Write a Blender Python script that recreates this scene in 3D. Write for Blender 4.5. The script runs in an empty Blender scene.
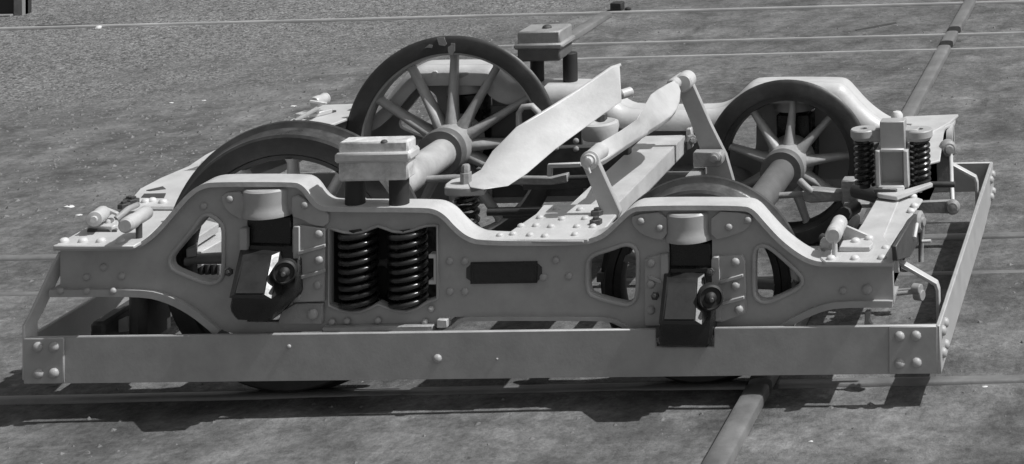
import bpy, bmesh, math, random
import numpy as np
from mathutils import Vector, Matrix, noise
from mathutils.geometry import tessellate_polygon, delaunay_2d_cdt
random.seed(7)
S = bpy.context.scene
COL = S.collection
rad = math.radians

# ------------------------------------------------------------------ camera
F_PX, CX, CY = 1837.045, 1102.433, -429.185          # focal length and principal point of the plate, in pixels
YAW, PITCH, ROLL = -0.0268047, 0.0518779, -0.0312690
CAM = Vector((2.886467, -6.041290, 2.265994))
def axes():
    cy, sy, cp, sp, cr, sr = math.cos(YAW), math.sin(YAW), math.cos(PITCH), math.sin(PITCH), math.cos(ROLL), math.sin(ROLL)
    f = Vector((sy*cp, cy*cp, sp)); r = Vector((cy, -sy, 0)); u = r.cross(f)
    return cr*r + sr*u, -sr*r + cr*u, f
AR, AU, AF = axes()
cd = bpy.data.cameras.new('camera'); cam = bpy.data.objects.new('camera', cd); COL.objects.link(cam)
m = Matrix((AR, AU, -AF)).transposed().to_4x4(); m.translation = CAM; cam.matrix_world = m
cd.sensor_fit = 'HORIZONTAL'; cd.sensor_width = 36; cd.lens = F_PX/1024*36
cd.shift_x = (512-CX)/1024; cd.shift_y = (CY-232)/1024; cd.clip_end = 2000; cd.clip_start = .05
S.camera = cam

# ------------------------------------------------------------------ light
TO_SUN = Vector((.70, -.022, 1.0)).normalized()
w = bpy.data.worlds.new('World'); S.world = w; w.use_nodes = True
nt = w.node_tree; bg = nt.nodes['Background']
sky = nt.nodes.new('ShaderNodeTexSky'); sky.sky_type = 'NISHITA'; sky.sun_disc = False
sky.sun_elevation = math.asin(TO_SUN.z); sky.sun_rotation = math.atan2(TO_SUN.x, TO_SUN.y)
sky.dust_density = 3.0
bw = nt.nodes.new('ShaderNodeRGBToBW')                # the photograph is black and white
nt.links.new(sky.outputs[0], bw.inputs[0]); nt.links.new(bw.outputs[0], bg.inputs[0]); bg.inputs[1].default_value = .098
sd = bpy.data.lights.new('sun', 'SUN'); sd.energy = 4.3; sd.angle = rad(.55); sd.color = (1, 1, 1)
sun = bpy.data.objects.new('sun', sd); COL.objects.link(sun)
sun.rotation_euler = (-TO_SUN).to_track_quat('-Z', 'Y').to_euler(); sun.location = (6, 2, 9)
vs = S.view_settings; vs.view_transform = 'Standard'; vs.look = 'None'; vs.exposure = 0; vs.gamma = 1; vs.use_curve_mapping = False

# ------------------------------------------------------------------ points measured on the plate, set at their real depth
def ray(x, y): return AR*((x-CX)/F_PX) - AU*((y-CY)/F_PX) + AF
def uy(x, y, Y):
    d = ray(x, y); return CAM + d*((Y-CAM.y)/d.y)
def uz(x, y, Z):
    d = ray(x, y); return CAM + d*((Z-CAM.z)/d.z)
def ux(x, y, X):
    d = ray(x, y); return CAM + d*((X-CAM.x)/d.x)
def PY(pts, Y): return [(lambda p: (p.x, p.z))(uy(x, y, Y)) for x, y in pts]
def PZ(pts, Z): return [(lambda p: (p.x, p.y))(uz(x, y, Z)) for x, y in pts]
def PX(pts, X): return [(lambda p: (p.y, p.z))(ux(x, y, X)) for x, y in pts]

# ------------------------------------------------------------------ materials
def mat(name, base, rough=.5, metal=0, var=.12, scale=14, bump=.15, bscale=60, spec=.5, dirt=0, dirtcol=.05, coat=0, streak=None):
    m = bpy.data.materials.new(name); m.use_nodes = True
    t = m.node_tree; b = t.nodes['Principled BSDF']; L = t.links.new
    tc = t.nodes.new('ShaderNodeTexCoord'); src = tc.outputs['Object']
    if streak:
        mp = t.nodes.new('ShaderNodeMapping'); mp.inputs['Scale'].default_value = streak; L(src, mp.inputs[0]); src = mp.outputs[0]
    n = t.nodes.new('ShaderNodeTexNoise'); n.inputs['Scale'].default_value = scale; n.inputs['Detail'].default_value = 7; n.inputs['Roughness'].default_value = .65
    L(src, n.inputs['Vector'])
    r = t.nodes.new('ShaderNodeMapRange'); r.inputs[1].default_value = .25; r.inputs[2].default_value = .75
    r.inputs[3].default_value = base*(1-var); r.inputs[4].default_value = base*(1+var); L(n.outputs[0], r.inputs[0])
    out = r.outputs[0]
    if dirt:
        n2 = t.nodes.new('ShaderNodeTexNoise'); n2.inputs['Scale'].default_value = scale*.45; n2.inputs['Detail'].default_value = 9; n2.inputs['Roughness'].default_value = .7
        L(src, n2.inputs['Vector'])
        r2 = t.nodes.new('ShaderNodeMapRange'); r2.inputs[1].default_value = .5; r2.inputs[2].default_value = .72; r2.inputs[3].default_value = 0; r2.inputs[4].default_value = dirt
        L(n2.outputs[0], r2.inputs[0])
        mx = t.nodes.new('ShaderNodeMix'); mx.data_type = 'FLOAT'; L(r2.outputs[0], mx.inputs[0]); L(out, mx.inputs[2]); mx.inputs[3].default_value = dirtcol
        out = mx.outputs[0]
    L(out, b.inputs['Base Color'])
    rr = t.nodes.new('ShaderNodeMapRange'); rr.inputs[1].default_value = .3; rr.inputs[2].default_value = .7
    rr.inputs[3].default_value = max(.05, rough-.09); rr.inputs[4].default_value = min(1, rough+.12); L(n.outputs[0], rr.inputs[0]); L(rr.outputs[0], b.inputs['Roughness'])
    b.inputs['Metallic'].default_value = metal; b.inputs['Specular IOR Level'].default_value = spec
    if coat: b.inputs['Coat Weight'].default_value = coat; b.inputs['Coat Roughness'].default_value = .12
    if bump:
        nb = t.nodes.new('ShaderNodeTexNoise'); nb.inputs['Scale'].default_value = bscale; nb.inputs['Detail'].default_value = 5; L(tc.outputs['Object'], nb.inputs['Vector'])
        bp = t.nodes.new('ShaderNodeBump'); bp.inputs['Strength'].default_value = bump; bp.inputs['Distance'].default_value = .004
        L(nb.outputs[0], bp.inputs['Height']); L(bp.outputs[0], b.inputs['Normal'])
    return m
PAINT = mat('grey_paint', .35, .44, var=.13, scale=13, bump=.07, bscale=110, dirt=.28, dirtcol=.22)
PAINT2 = mat('grey_paint_sunlit', .47, .38, var=.14, scale=9, bump=.22, bscale=70, dirt=.30, dirtcol=.27)  # paler copy of the grey paint, brightens tops and other sunlit parts
CAST = mat('cast_grey', .26, .5, var=.2, scale=16, bump=.35, bscale=90, dirt=.4, dirtcol=.1)
BLACK = mat('black_gloss', .012, .26, var=.3, scale=20, bump=.12, bscale=45)
LEDGE = mat('black_enamel', .02, .36, var=.3, scale=26, bump=.10, spec=.7)
LID = mat('black_satin', .018, .6, var=.25, scale=20, bump=.1)
SPRING = mat('spring_black', .016, .26, var=.3, bump=.2, spec=.55)
TYRE = mat('tyre_steel', .030, .45, var=.35, scale=12, bump=.2, dirt=.35, dirtcol=.12)
TREAD = mat('worn_tyre_steel', .085, .34, var=.6, scale=16, bump=.25, dirt=.5, dirtcol=.03, metal=.3)
SPOKE = mat('spoke_grey', .30, .45, var=.2, scale=14, bump=.3, dirt=.3, dirtcol=.12)
DARKG = mat('dark_iron', .05, .5, var=.3, scale=18, bump=.3)
AXLE = mat('axle_steel', .42, .5, var=.2, scale=10, bump=.25, dirt=.45, dirtcol=.2)
AXLED = mat('axle_dark', .115, .55, var=.2, scale=10, bump=.25, dirt=.3, dirtcol=.08)
BLOCK = mat('oiled_block', .58, .55, var=.3, scale=22, bump=.35, dirt=.7, dirtcol=.10)
BRIGHT = mat('bright_iron', .55, .4, var=.15, bump=.15)
PLATE = mat('plate_black', .02, .5, var=.4, scale=60, bump=.9, bscale=120)
RAILP = mat('worn_rail_steel', .42, .4, metal=.2, var=.25, scale=3, bump=.1, dirt=.3, dirtcol=.15)
RAIL = mat('rail_steel', .21, .42, metal=.35, var=.3, scale=6, bump=.2, dirt=.5, dirtcol=.1, streak=(1, 1, 1))
WOODD = mat('dark_timber', .025, .8, var=.3, bump=.4)
WOODL = mat('pale_timber', .2, .75, var=.25, scale=8, bump=.4)
STONE = mat('pale_stone', .55, .8, var=.35, scale=30, bump=.4)

# ------------------------------------------------------------------ mesh helpers
TR_LOC = Vector((.67, .7175, 0))
def link(name, me, mt, parent=None, smooth=35, bevel=0, seg=1):
    o = bpy.data.objects.new(name, me); COL.objects.link(o)
    if mt and not me.materials: me.materials.append(mt)
    if smooth:
        for p in me.polygons: p.use_smooth = True
        me.set_sharp_from_angle(angle=rad(smooth))
    if bevel:
        b = o.modifiers.new('bevel', 'BEVEL'); b.width = bevel; b.segments = seg; b.limit_method = 'ANGLE'; b.angle_limit = rad(40)
    if parent: attach(o, parent)
    return o
def attach(o, parent):
    o.parent = parent
    o.matrix_parent_inverse = world(parent).inverted()
def world(o):
    return o.matrix_basis.copy() if o.parent is None else world(o.parent) @ o.matrix_parent_inverse @ o.matrix_basis
def tag(o, label=None, cat=None, group=None, kind=None):
    for k, v in (('label', label), ('category', cat), ('group', group), ('kind', kind)):
        if v: o[k] = v
    return o
def frombm(bm, name):
    bmesh.ops.recalc_face_normals(bm, faces=bm.faces)
    me = bpy.data.meshes.new(name); bm.to_mesh(me); bm.free(); return me
def add_prism(bm, outer, a, b, axis='Y', holes=()):
    """polygon with holes in the plane across axis, pushed from a to b"""
    def v(p, d):
        return (p[0], d, p[1]) if axis == 'Y' else (p[0], p[1], d) if axis == 'Z' else (d, p[0], p[1])
    loops = [list(outer)] + [list(h) for h in holes]
    if holes:
        flat = [Vector(p) for l in loops for p in l]; edges = []; k = 0
        for l in loops:
            edges += [(k+i, k+(i+1) % len(l)) for i in range(len(l))]; k += len(l)
        cv, _, tris, *_r = delaunay_2d_cdt(flat, edges, [], 0, 1e-6)
        pts = [(p.x, p.y) for p in cv]
        def inside(q, l):
            r = False
            for i in range(len(l)):
                (x0, y0), (x1, y1) = l[i-1], l[i]
                if (y0 > q[1]) != (y1 > q[1]) and q[0] < (x1-x0)*(q[1]-y0)/(y1-y0)+x0: r = not r
            return r
        cen = lambda t: (sum(pts[i][0] for i in t)/3, sum(pts[i][1] for i in t)/3)
        tris = [t for t in tris if inside(cen(t), loops[0]) and not any(inside(cen(t), h) for h in loops[1:])]
    else:
        pts = loops[0]; tris = tessellate_polygon([[Vector((p[0], p[1], 0)) for p in pts]])
    for d in (a, b):
        vv = [bm.verts.new(v(p, d)) for p in pts]
        for t in tris:
            try: bm.faces.new([vv[i] for i in t])
            except ValueError: pass
    for l in loops:
        n = len(l); va = [bm.verts.new(v(p, a)) for p in l]; vb = [bm.verts.new(v(p, b)) for p in l]
        for i in range(n):
            j = (i+1) % n
            bm.faces.new((va[i], va[j], vb[j], vb[i]))
    bmesh.ops.remove_doubles(bm, verts=bm.verts, dist=1e-5)
def prism(name, outer, a, b, mt, parent, axis='Y', holes=(), bevel=.003, smooth=35):
    bm = bmesh.new(); add_prism(bm, outer, a, b, axis, holes); return link(name, frombm(bm, name), mt, parent, smooth, bevel)
def add_lathe(bm, prof, c, axis, n=32, closed=False, a0=0, a1=2*math.pi):
    """prof: (radius, height along axis)"""
    ax = Vector(axis).normalized(); t = ax.orthogonal().normalized(); s = ax.cross(t); c = Vector(c)
    rings = []
    full = abs(a1-a0-2*math.pi) < 1e-6
    for r, h in prof:
        if r < 1e-6: rings.append([bm.verts.new(c+ax*h)])
        else: rings.append([bm.verts.new(c+ax*h+(t*math.cos(a0+(a1-a0)*i/n)+s*math.sin(a0+(a1-a0)*i/n))*r) for i in range(n if full else n+1)])
    pairs = list(zip(rings, rings[1:])) + ([(rings[-1], rings[0])] if closed else [])
    for A, B in pairs:
        k = max(len(A), len(B))
        for i in range(k if full else k-1):
            j = (i+1) % k
            if len(A) == 1 and len(B) == 1: continue
            if len(A) == 1: bm.faces.new((A[0], B[i], B[j]))
            elif len(B) == 1: bm.faces.new((A[i], A[j], B[0]))
            else: bm.faces.new((A[i], A[j], B[j], B[i]))
def lathe(name, prof, c, axis, mt, parent, n=32, closed=False, bevel=0, smooth=35):
    bm = bmesh.new(); add_lathe(bm, prof, c, axis, n, closed); return link(name, frombm(bm, name), mt, parent, smooth, bevel)
def cyl(r, a, b, ch=.002): return [(0, a), (r-ch, a), (r, a+ch), (r, b-ch), (r-ch, b), (0, b)]
def add_tube(bm, pts, r, n=8, taper=None):
    pts = [Vector(p) for p in pts]; rings = []
    t0 = (pts[1]-pts[0]).normalized(); u = t0.orthogonal().normalized()
    for i, p in enumerate(pts):
        t = (pts[min(i+1, len(pts)-1)]-pts[max(i-1, 0)]).normalized()
        u = (u - t*u.dot(t)).normalized(); s = t.cross(u); rr = r if not taper else taper[i]
        rings.append([bm.verts.new(p+(u*math.cos(2*math.pi*k/n)+s*math.sin(2*math.pi*k/n))*rr) for k in range(n)])
    for A, B in zip(rings, rings[1:]):
        for k in range(n): bm.faces.new((A[k], A[(k+1) % n], B[(k+1) % n], B[k]))
    bm.faces.new(rings[0]); bm.faces.new(rings[-1])
def tube(name, pts, r, mt, parent, n=8, taper=None):
    bm = bmesh.new(); add_tube(bm, pts, r, n, taper); return link(name, frombm(bm, name), mt, parent, 50)
def add_box(bm, x0, x1, y0, y1, z0, z1):
    add_prism(bm, [(x0, y0), (x1, y0), (x1, y1), (x0, y1)], z0, z1, 'Z')
def box(name, x0, x1, y0, y1, z0, z1, mt, parent, bevel=.004):
    bm = bmesh.new(); add_box(bm, min(x0, x1), max(x0, x1), min(y0, y1), max(y0, y1), min(z0, z1), max(z0, z1)); return link(name, frombm(bm, name), mt, parent, 35, bevel)
def loft(name, secs, mt, parent, bevel=.003, smooth=40):
    """closed sections of equal point count"""
    bm = bmesh.new(); R = [[bm.verts.new(p) for p in s] for s in secs]; n = len(R[0])
    for A, B in zip(R, R[1:]):
        for i in range(n): bm.faces.new((A[i], A[(i+1) % n], B[(i+1) % n], B[i]))
    bm.faces.new(R[0]); bm.faces.new(R[-1])
    return link(name, frombm(bm, name), mt, parent, smooth, bevel)
def chaikin(pts, it=1, closed=False):
    for _ in range(it):
        q = [] if closed else [pts[0]]
        n = len(pts)
        for i in range(n if closed else n-1):
            a, b = pts[i], pts[(i+1) % n]
            q += [(a[0]*.75+b[0]*.25, a[1]*.75+b[1]*.25), (a[0]*.25+b[0]*.75, a[1]*.25+b[1]*.75)]
        if not closed: q.append(pts[-1])
        pts = q
    return pts
def offset(pts, d, closed=True):
    """polygon moved outwards by d (works for either winding: outwards = away from the centroid side)"""
    n = len(pts); area = sum(pts[i][0]*pts[(i+1) % n][1]-pts[(i+1) % n][0]*pts[i][1] for i in range(n)); sg = 1 if area > 0 else -1
    out = []
    for i in range(n):
        a, b, c = Vector(pts[i-1]), Vector(pts[i]), Vector(pts[(i+1) % n])
        n1 = (b-a); n1 = Vector((n1.y, -n1.x)); n2 = (c-b); n2 = Vector((n2.y, -n2.x))
        nn = (n1.normalized()+n2.normalized())
        nn = nn.normalized() if nn.length > 1e-6 else n1.normalized()
        out.append((b.x+nn.x*d*sg, b.y+nn.y*d*sg))
    return out
# one dome mesh shared by every rivet
def dome(name, n=10, h=.80):
    bm = bmesh.new()
    add_lathe(bm, [(1.0, -.02), (.98, .22), (.82, .55), (.45, .76), (0, h)], (0, 0, 0), (0, 0, 1), n)
    me = frombm(bm, name)
    for p in me.polygons: p.use_smooth = True
    return me
def hexnut(name):
    bm = bmesh.new(); add_lathe(bm, [(1, -.02), (1, .7), (.85, .8), (.5, .8), (.5, 1.15), (.4, 1.2), (0, 1.2)], (0, 0, 0), (0, 0, 1), 6)
    return frombm(bm, name)
RIV = {}
def rivet(parent, p, nrm, r, mt=None, kind='rivet'):
    mt = mt or PAINT
    k = (kind, mt.name)
    if k not in RIV:
        me = dome('rivet') if kind == 'rivet' else hexnut('bolt'); me.materials.append(mt); RIV[k] = me
    o = bpy.data.objects.new(kind, RIV[k]); COL.objects.link(o)
    q = Vector(nrm).to_track_quat('Z', 'Y')
    o.matrix_basis = Matrix.Translation(Vector(p)) @ q.to_matrix().to_4x4() @ Matrix.Rotation(random.random()*6, 4, 'Z') @ Matrix.Scale(r, 4)
    attach(o, parent); return o
def mirror(o, parent):
    """the same piece on the far side of the truck, and its children"""
    c = o.copy(); COL.objects.link(c)
    c.parent = None; c.matrix_parent_inverse = Matrix()
    c.matrix_basis = MIR @ world(o)
    attach(c, parent)
    for ch in list(o.children):
        if ch.name.split('.')[0] in ('rivet', 'bolt'): continue
        d = ch.copy(); COL.objects.link(d); d.parent = None; d.matrix_parent_inverse = Matrix(); d.matrix_basis = MIR @ world(ch); attach(d, c)
    return c
MIR = Matrix.Translation((0, 1.435, 0)) @ Matrix.Scale(-1, 4, (0, 1, 0))

# ================================================================== GROUND
def hgt(x, y):
    v = Vector((x, y, 0))
    h = .010*noise.noise(v*.9) + .006*noise.noise(v*3.1) + .0035*noise.noise(v*9) + .002*noise.noise(v*24)
    return -.012 + h*.4
def axis_pts(a, b, step, far):
    c = list(np.arange(a, b, step)); d = step; lo = [a]; hi = [c[-1]]
    while lo[-1] > -far: d *= 1.35; lo.append(lo[-1]-d)
    d = step
    while hi[-1] < far: d *= 1.35; hi.append(hi[-1]+d)
    return lo[:0:-1] + c + hi[1:]
def make_ground():
    xs = axis_pts(-6.5, 3.4, .03, 400); ys = axis_pts(-1.0, 8.6, .03, 400)
    nx = len(xs); V = [(x, y, hgt(x, y)) for y in ys for x in xs]
    Fc = [(j*nx+i, j*nx+i+1, (j+1)*nx+i+1, (j+1)*nx+i) for j in range(len(ys)-1) for i in range(nx-1)]
    me = bpy.data.meshes.new('ground'); me.from_pydata(V, [], Fc); me.update()
    mt = bpy.data.materials.new('yard_earth'); mt.use_nodes = True; t = mt.node_tree; L = t.links.new; b = t.nodes['Principled BSDF']
    tc = t.nodes.new('ShaderNodeTexCoord'); ob = tc.outputs['Object']
    def nz(sc, det=6, ro=.6, st=None, dist=0):
        n = t.nodes.new('ShaderNodeTexNoise'); n.inputs['Scale'].default_value = sc; n.inputs['Detail'].default_value = det; n.inputs['Roughness'].default_value = ro; n.inputs['Distortion'].default_value = dist
        s = ob
        if st:
            mp = t.nodes.new('ShaderNodeMapping'); mp.inputs['Scale'].default_value = st; L(ob, mp.inputs[0]); s = mp.outputs[0]
        L(s, n.inputs['Vector']); return n.outputs[0]
    def mr(s, a, c, lo, hi):
        r = t.nodes.new('ShaderNodeMapRange'); r.inputs[1].default_value = a; r.inputs[2].default_value = c; r.inputs[3].default_value = lo; r.inputs[4].default_value = hi; L(s, r.inputs[0]); return r.outputs[0]
    def ma(op, a, c):
        n = t.nodes.new('ShaderNodeMath'); n.operation = op
        for i, q in enumerate((a, c)):
            if isinstance(q, (int, float)): n.inputs[i].default_value = q
            else: L(q, n.inputs[i])
        return n.outputs[0]
    sx = t.nodes.new('ShaderNodeSeparateXYZ'); L(ob, sx.inputs[0])
    big = mr(nz(.8, 5, .55), .3, .7, .82, 1.18)
    mid = mr(nz(2.4, 8, .68, (1.3, .75, 1), .5), .33, .67, .62, 1.42)
    fine = mr(nz(38, 6, .7), .32, .68, .68, 1.34)
    # loose ashes and gravel in the back left of the yard: far grainier and paler
    zone = ma('ADD', ma('MULTIPLY', sx.outputs[0], -.30), ma('MULTIPLY', sx.outputs[1], .22))
    zone = ma('ADD', zone, mr(nz(1.1, 5), .3, .7, -.35, .35))
    zm = mr(zone, 1.55, 2.2, 0, 1)
    grain = ma('MULTIPLY', mr(nz(34, 4, .85), .38, .62, .35, 1.7), mr(nz(75, 2, .6), .38, .60, .5, 1.4))
    blot = mr(nz(4.5, 7, .66, (1.0, 1.0, 1), .9), .34, .66, .76, 1.26)
    strk = mr(nz(2.6, 6, .65, (.3, 1.9, 1), .8), .36, .64, .87, 1.13)
    g1 = ma('MULTIPLY', ma('MULTIPLY', ma('MULTIPLY', big, mid), ma('MULTIPLY', blot, strk)), fine)
    g2 = ma('MULTIPLY', ma('MULTIPLY', big, grain), 1.30)
    mx = t.nodes.new('ShaderNodeMix'); mx.data_type = 'FLOAT'; L(zm, mx.inputs[0]); L(g1, mx.inputs[2]); L(g2, mx.inputs[3])
    # pale scuffs and dark spots
    sc = mr(nz(6, 6, .72, (1, 1, 1), .6), .62, .74, 0, .7)
    dk = mr(nz(7, 4, .6, None, .5), .66, .74, 1, .5)
    col = ma('MULTIPLY', ma('MULTIPLY', mx.outputs[0], dk), ma('ADD', sc, 1))
    L(ma('MULTIPLY', col, .113), b.inputs['Base Color']); b.inputs['Roughness'].default_value = .93; b.inputs['Specular IOR Level'].default_value = .2
    bp = t.nodes.new('ShaderNodeBump'); bp.inputs['Strength'].default_value = .7; bp.inputs['Distance'].default_value = .012
    L(ma('ADD', nz(40, 6, .7), ma('MULTIPLY', nz(9, 6, .65), 1.6)), bp.inputs['Height']); L(bp.outputs[0], b.inputs['Normal'])
    o = link('ground', me, mt, None, 0)
    for p in me.polygons: p.use_smooth = True
    tag(o, 'bare earth and ash surface of the works yard', kind='structure')
    return mt
GROUND = make_ground()
# scattered grit: nobody could count it
def grit():
    V, Fc = [], []
    base = [Vector(p) for p in ((1, 0, 0), (-1, 0, 0), (0, 1, 0), (0, -1, 0), (0, 0, .8), (0, 0, -.5))]
    fs = ((0, 2, 4), (2, 1, 4), (1, 3, 4), (3, 0, 4))
    for k in range(11000):
        if k < 7500: x, y = random.uniform(-6.3, -1), random.uniform(2.0, 7.8)
        else: x, y = random.uniform(-4, 3.2), random.uniform(-.9, 7.4)
        r = random.choice((.004, .005, .006, .008, .012)) * (1 if k > 7500 else 1.3)
        a = random.random()*6.28; n = len(V); z = hgt(x, y)
        for p in base:
            q = Matrix.Rotation(a, 3, 'Z') @ Vector((p.x*random.uniform(.6, 1.3), p.y*random.uniform(.6, 1.3), p.z*random.uniform(.5, 1)))
            V.append((x+q.x*r, y+q.y*r, z+q.z*r))
        Fc += [tuple(n+i for i in f) for f in fs]
    me = bpy.data.meshes.new('grit'); me.from_pydata(V, [], Fc); me.update()
    o = link('grit', me, mat('grit_stone', .13, .9, var=.95, scale=55, bump=0), None, 0); tag(o, 'loose grit and cinders scattered over the yard', kind='stuff')
grit()

# ================================================================== RAILS
def rail_mesh(segs, horizontal, c, top, wd=.064, depth=.14, dip=None):
    bm = bmesh.new(); h = wd/2
    prof = [(-h, -.014), (-h*.93, -.006), (-h*.72, -.0015), (-h*.3, 0), (h*.3, 0), (h*.72, -.0015), (h*.93, -.006), (h, -.014), (h, -.035), (.012, -.05), (.012, -depth), (-.012, -depth), (-.012, -.05), (-h, -.035)]
    for a, b in segs:
        st = [a + (b-a)*i/max(1, int((b-a)/.5)) for i in range(max(1, int((b-a)/.5))+1)]
        rings = []
        for s in st:
            wob = .0035*noise.noise(Vector((s*.7, c, 3)))
            zz = -.035*max(0, min(1, (dip-s)/1.4)) if dip is not None else 0
            rings.append([bm.verts.new((s, c+p+wob, top+q+zz) if horizontal else (c+p+wob, s, top+q)) for p, q in prof])
        for A, B in zip(rings, rings[1:]):
            for i in range(len(prof)): bm.faces.new((A[i], A[(i+1) % len(prof)], B[(i+1) % len(prof)], B[i]))
        bm.faces.new(rings[0]); bm.faces.new(rings[-1])
    return frombm(bm, 'rail')
def rail(segs, horiz, c, top, label, group, wd=.064, mt=None, dip=None):
    o = link('rail', rail_mesh(segs, horiz, c, top, wd, .14, dip), mt or RAIL, None, 40); tag(o, label, 'rail', group); return o
G1, G2, G3 = 'rails under the truck', 'rails of the track across the back of the yard', 'rails crossing the yard away from the viewer'
D = 6.6156
rail([(-30, 1.50), (1.605, 30)], True, -.032, 0, 'steel rail directly under the near guard board, carrying the near wheels', G1, .05)
rail([(-30, 1.50), (1.605, 30)], True, 1.030, -.008, 'middle rail passing under the truck between its two rows of wheels', G1, .038)
rail([(-30, 1.50), (1.605, 30)], True, 1.467, 0, 'steel rail under the far wheels, seen again beyond the right guard end', G1, .05)
rail([(-4.0, 40)], True, D-1.495, -.002, 'thin rail of the back track, the one nearest to the truck', G2, .022, RAILP, -1.2)
rail([(-4.3, 40)], True, D-1.06, .002, 'thin middle rail of the back track, just behind the notched crossing', G2, .022, RAILP, -1.5)
rail([(-40, 40)], True, D, .006, 'farthest rail of the back track, with earth and a crate beyond it', G2, .028, RAILP)
rail([(-6, -.125), (-.085, .9), (1.12, 1.38), (1.52, 5.075), (5.20, 5.50), (5.64, 40)], False, 1.553, .030, 'thick notched cross rail at right running from the front edge to the back', G3, .076)
rail([(1.62, 5.075), (5.20, 5.50), (5.64, 6.50)], False, -.925, .026, 'cross rail ending beside a dark lump behind the far block', G3, .085)

# ================================================================== THE TRUCK
truck = bpy.data.objects.new('tram_truck', None); COL.objects.link(truck); truck.location = TR_LOC; truck.empty_display_size = .1
tag(truck, 'grey four wheeled tram truck without a body, standing on rails in the yard', 'tram truck')
YW = -.172                                            # front of the frame web
YF = -.19                                             # front edge of the top flange

# ---- side frame
FPX = [(53,246),(126,246),(138,243.5),(148,237),(158,227.5),(170,213.5),(182,199),(192,189.5),(202,184),(214,182),(294,182),(301,184.5),(307,190),(313,199.5),(319,205),(328,207.5),
       (424,207.5),(436,209.5),(446,216),(455,226.5),(467,236.5),(482,241),(580,241),(596,237),(606,231),(620,217),(629,209),(640,205.5),(741,205.5),(753,208.5),(765,222.5),(780,239),(797,252.5),(811,260),(825,262.5),(893,262)]
FT = chaikin(PY(FPX, YF), 2)
def below(pts, d):
    out = []
    for i, p in enumerate(pts):
        a, b = Vector(pts[max(0, i-1)]), Vector(pts[min(len(pts)-1, i+1)]); t = (b-a).normalized(); n = Vector((t.y, -t.x))
        out.append((p[0]+n.x*d, p[1]+n.y*d))
    return out
TH = .015
web_top = below(FT, TH*.6)
xl, xr = FT[0][0]+.012, FT[-1][0]-.004
web_top = [(max(xl, min(xr, p[0])), p[1]) for p in web_top]
bot = PY([(893,304),(880,306.5),(839,307),(822,309.5),(805,316),(786,325),(775,334),(650,338),(635,331),(620,321),(605,317),(455,317),(440,328),(320,331),(235,334),(224,331),(216,326),(211,322),(200,315),(183,306),(165,299),(151,295.5),(117,294),(57,294)], YW)
bot[0] = (xr, bot[0][1]); bot[-1] = (xl, bot[-1][1])
H_L = chaikin(PY([(172,262),(173,256.5),(183,245),(196,229),(203,219),(208,216),(216,220),(222,227),(222,240),(222,273),(218,280),(209,281.5),(191.5,275),(175,268)], YW), 1, True)
H_M = chaikin(PY([(589.5,266),(590.5,260),(597,255.5),(612,251),(625,246),(633,247.5),(636,254),(636,270),(635.5,296),(630,302.5),(622,302),(594,294.5),(589.5,288)], YW), 1, True)
H_R = chaikin(PY([(756,256),(758,248.5),(765,247),(774,253),(788,265.5),(799,276),(801,281.5),(797,287),(772,299),(763,300),(757,296),(756,288)], YW), 1, True)
H_S = PY([(331,229),(337,231),(345,233.5),(355,234.5),(365,233),(372,229.5),(379,227),(386,229.5),(394,232.5),(404,233.5),(414,231.5),(421,228.5),(428,226.5),(437,226),(437,297),(428,300),(418,306),(408,309),(397,308),(387,305),(379,302),(371,306),(362,309),(352,310),(342,308),(331,304)], YW)
H_BL = PY([(247,214),(293,214),(293,322),(247,322)], YW)
H_BR = PY([(669,240),(712,240),(712,326),(669,326)], YW)
POCKET = H_S
near = prism('side_frame', web_top + bot, YW, YW+.022, PAINT, truck, holes=[H_L, H_M, H_R, H_S, H_BL, H_BR], bevel=.002)
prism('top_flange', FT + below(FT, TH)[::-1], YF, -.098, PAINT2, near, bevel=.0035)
# the top edge of the casting is rolled over towards the inside of the truck
def roll():
    secs = []
    up = below(FT, -.002)
    for k in range(len(FT)):
        a = Vector(FT[max(0, k-1)]); b = Vector(FT[min(len(FT)-1, k+1)]); t = (b-a).normalized(); n = Vector((t.y, -t.x)); c = Vector(FT[k])
        sec = []
        for i in range(7):
            th = math.pi/2*i/6; y = -.102+.055*math.sin(th); d = .055*(1-math.cos(th)); q = c+n*d; sec.append((q.x, y, q.y))
        q = c+n*.075; sec += [(q.x, -.047, q.y), (q.x, -.06, q.y)]
        q = c+n*.012; sec += [(q.x, -.11, q.y)]
        secs.append(sec)
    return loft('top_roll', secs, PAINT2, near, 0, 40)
roll()
# bottom flange, following the arches, widened inward to shade the ground
def strip(name, px, t, y0, y1, Y=YW, mt=PAINT, parent=near):
    c = chaikin(PY(px, Y), 1); return prism(name, c + below(c, t)[::-1], y0, y1, mt, parent, bevel=.003)
strip('bottom_flange', [(52,288.5),(117,288),(151,289),(168,293.5),(183,300),(198,309),(211,319),(222,329)], .022, -.188, -.045)
strip('bottom_flange', [(452,325),(460,317.5),(472,316),(600,316),(614,318),(628,325),(634,331)], .012, -.182, -.045)
strip('bottom_flange', [(776,328),(788,319),(806,310),(822,303.5),(839,300),(887,299.5),(893,300)], .020, -.186, -.045)
for h in (H_L, H_M, H_R):
    prism('window_rim', offset(h, .013), YW-.010, YW+.004, PAINT, near, holes=[offset(h, .001)], bevel=.004)
for x, y in ((450,261),(465,261),(450,291.5),(465,291.5),(556,260),(543.5,277),(569,276),(104,267),(87,277),(122,276),(843,290.5),(228,271),(204,206),(232,200)):
    rivet(near, uy(x, y, YW), (0, -1, 0), .0125)
for x, y, r in ((61,291,.011),(87,291,.011),(113,291,.011),(867,289,.017)): rivet(near, uy(x, y, -.188 if x < 200 else YW), (0, -1, 0), r)
prism('pocket_lip', offset(POCKET, .009), YW-.012, YW+.003, PAINT, near, holes=[offset(POCKET, .001)], bevel=.003)
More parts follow.
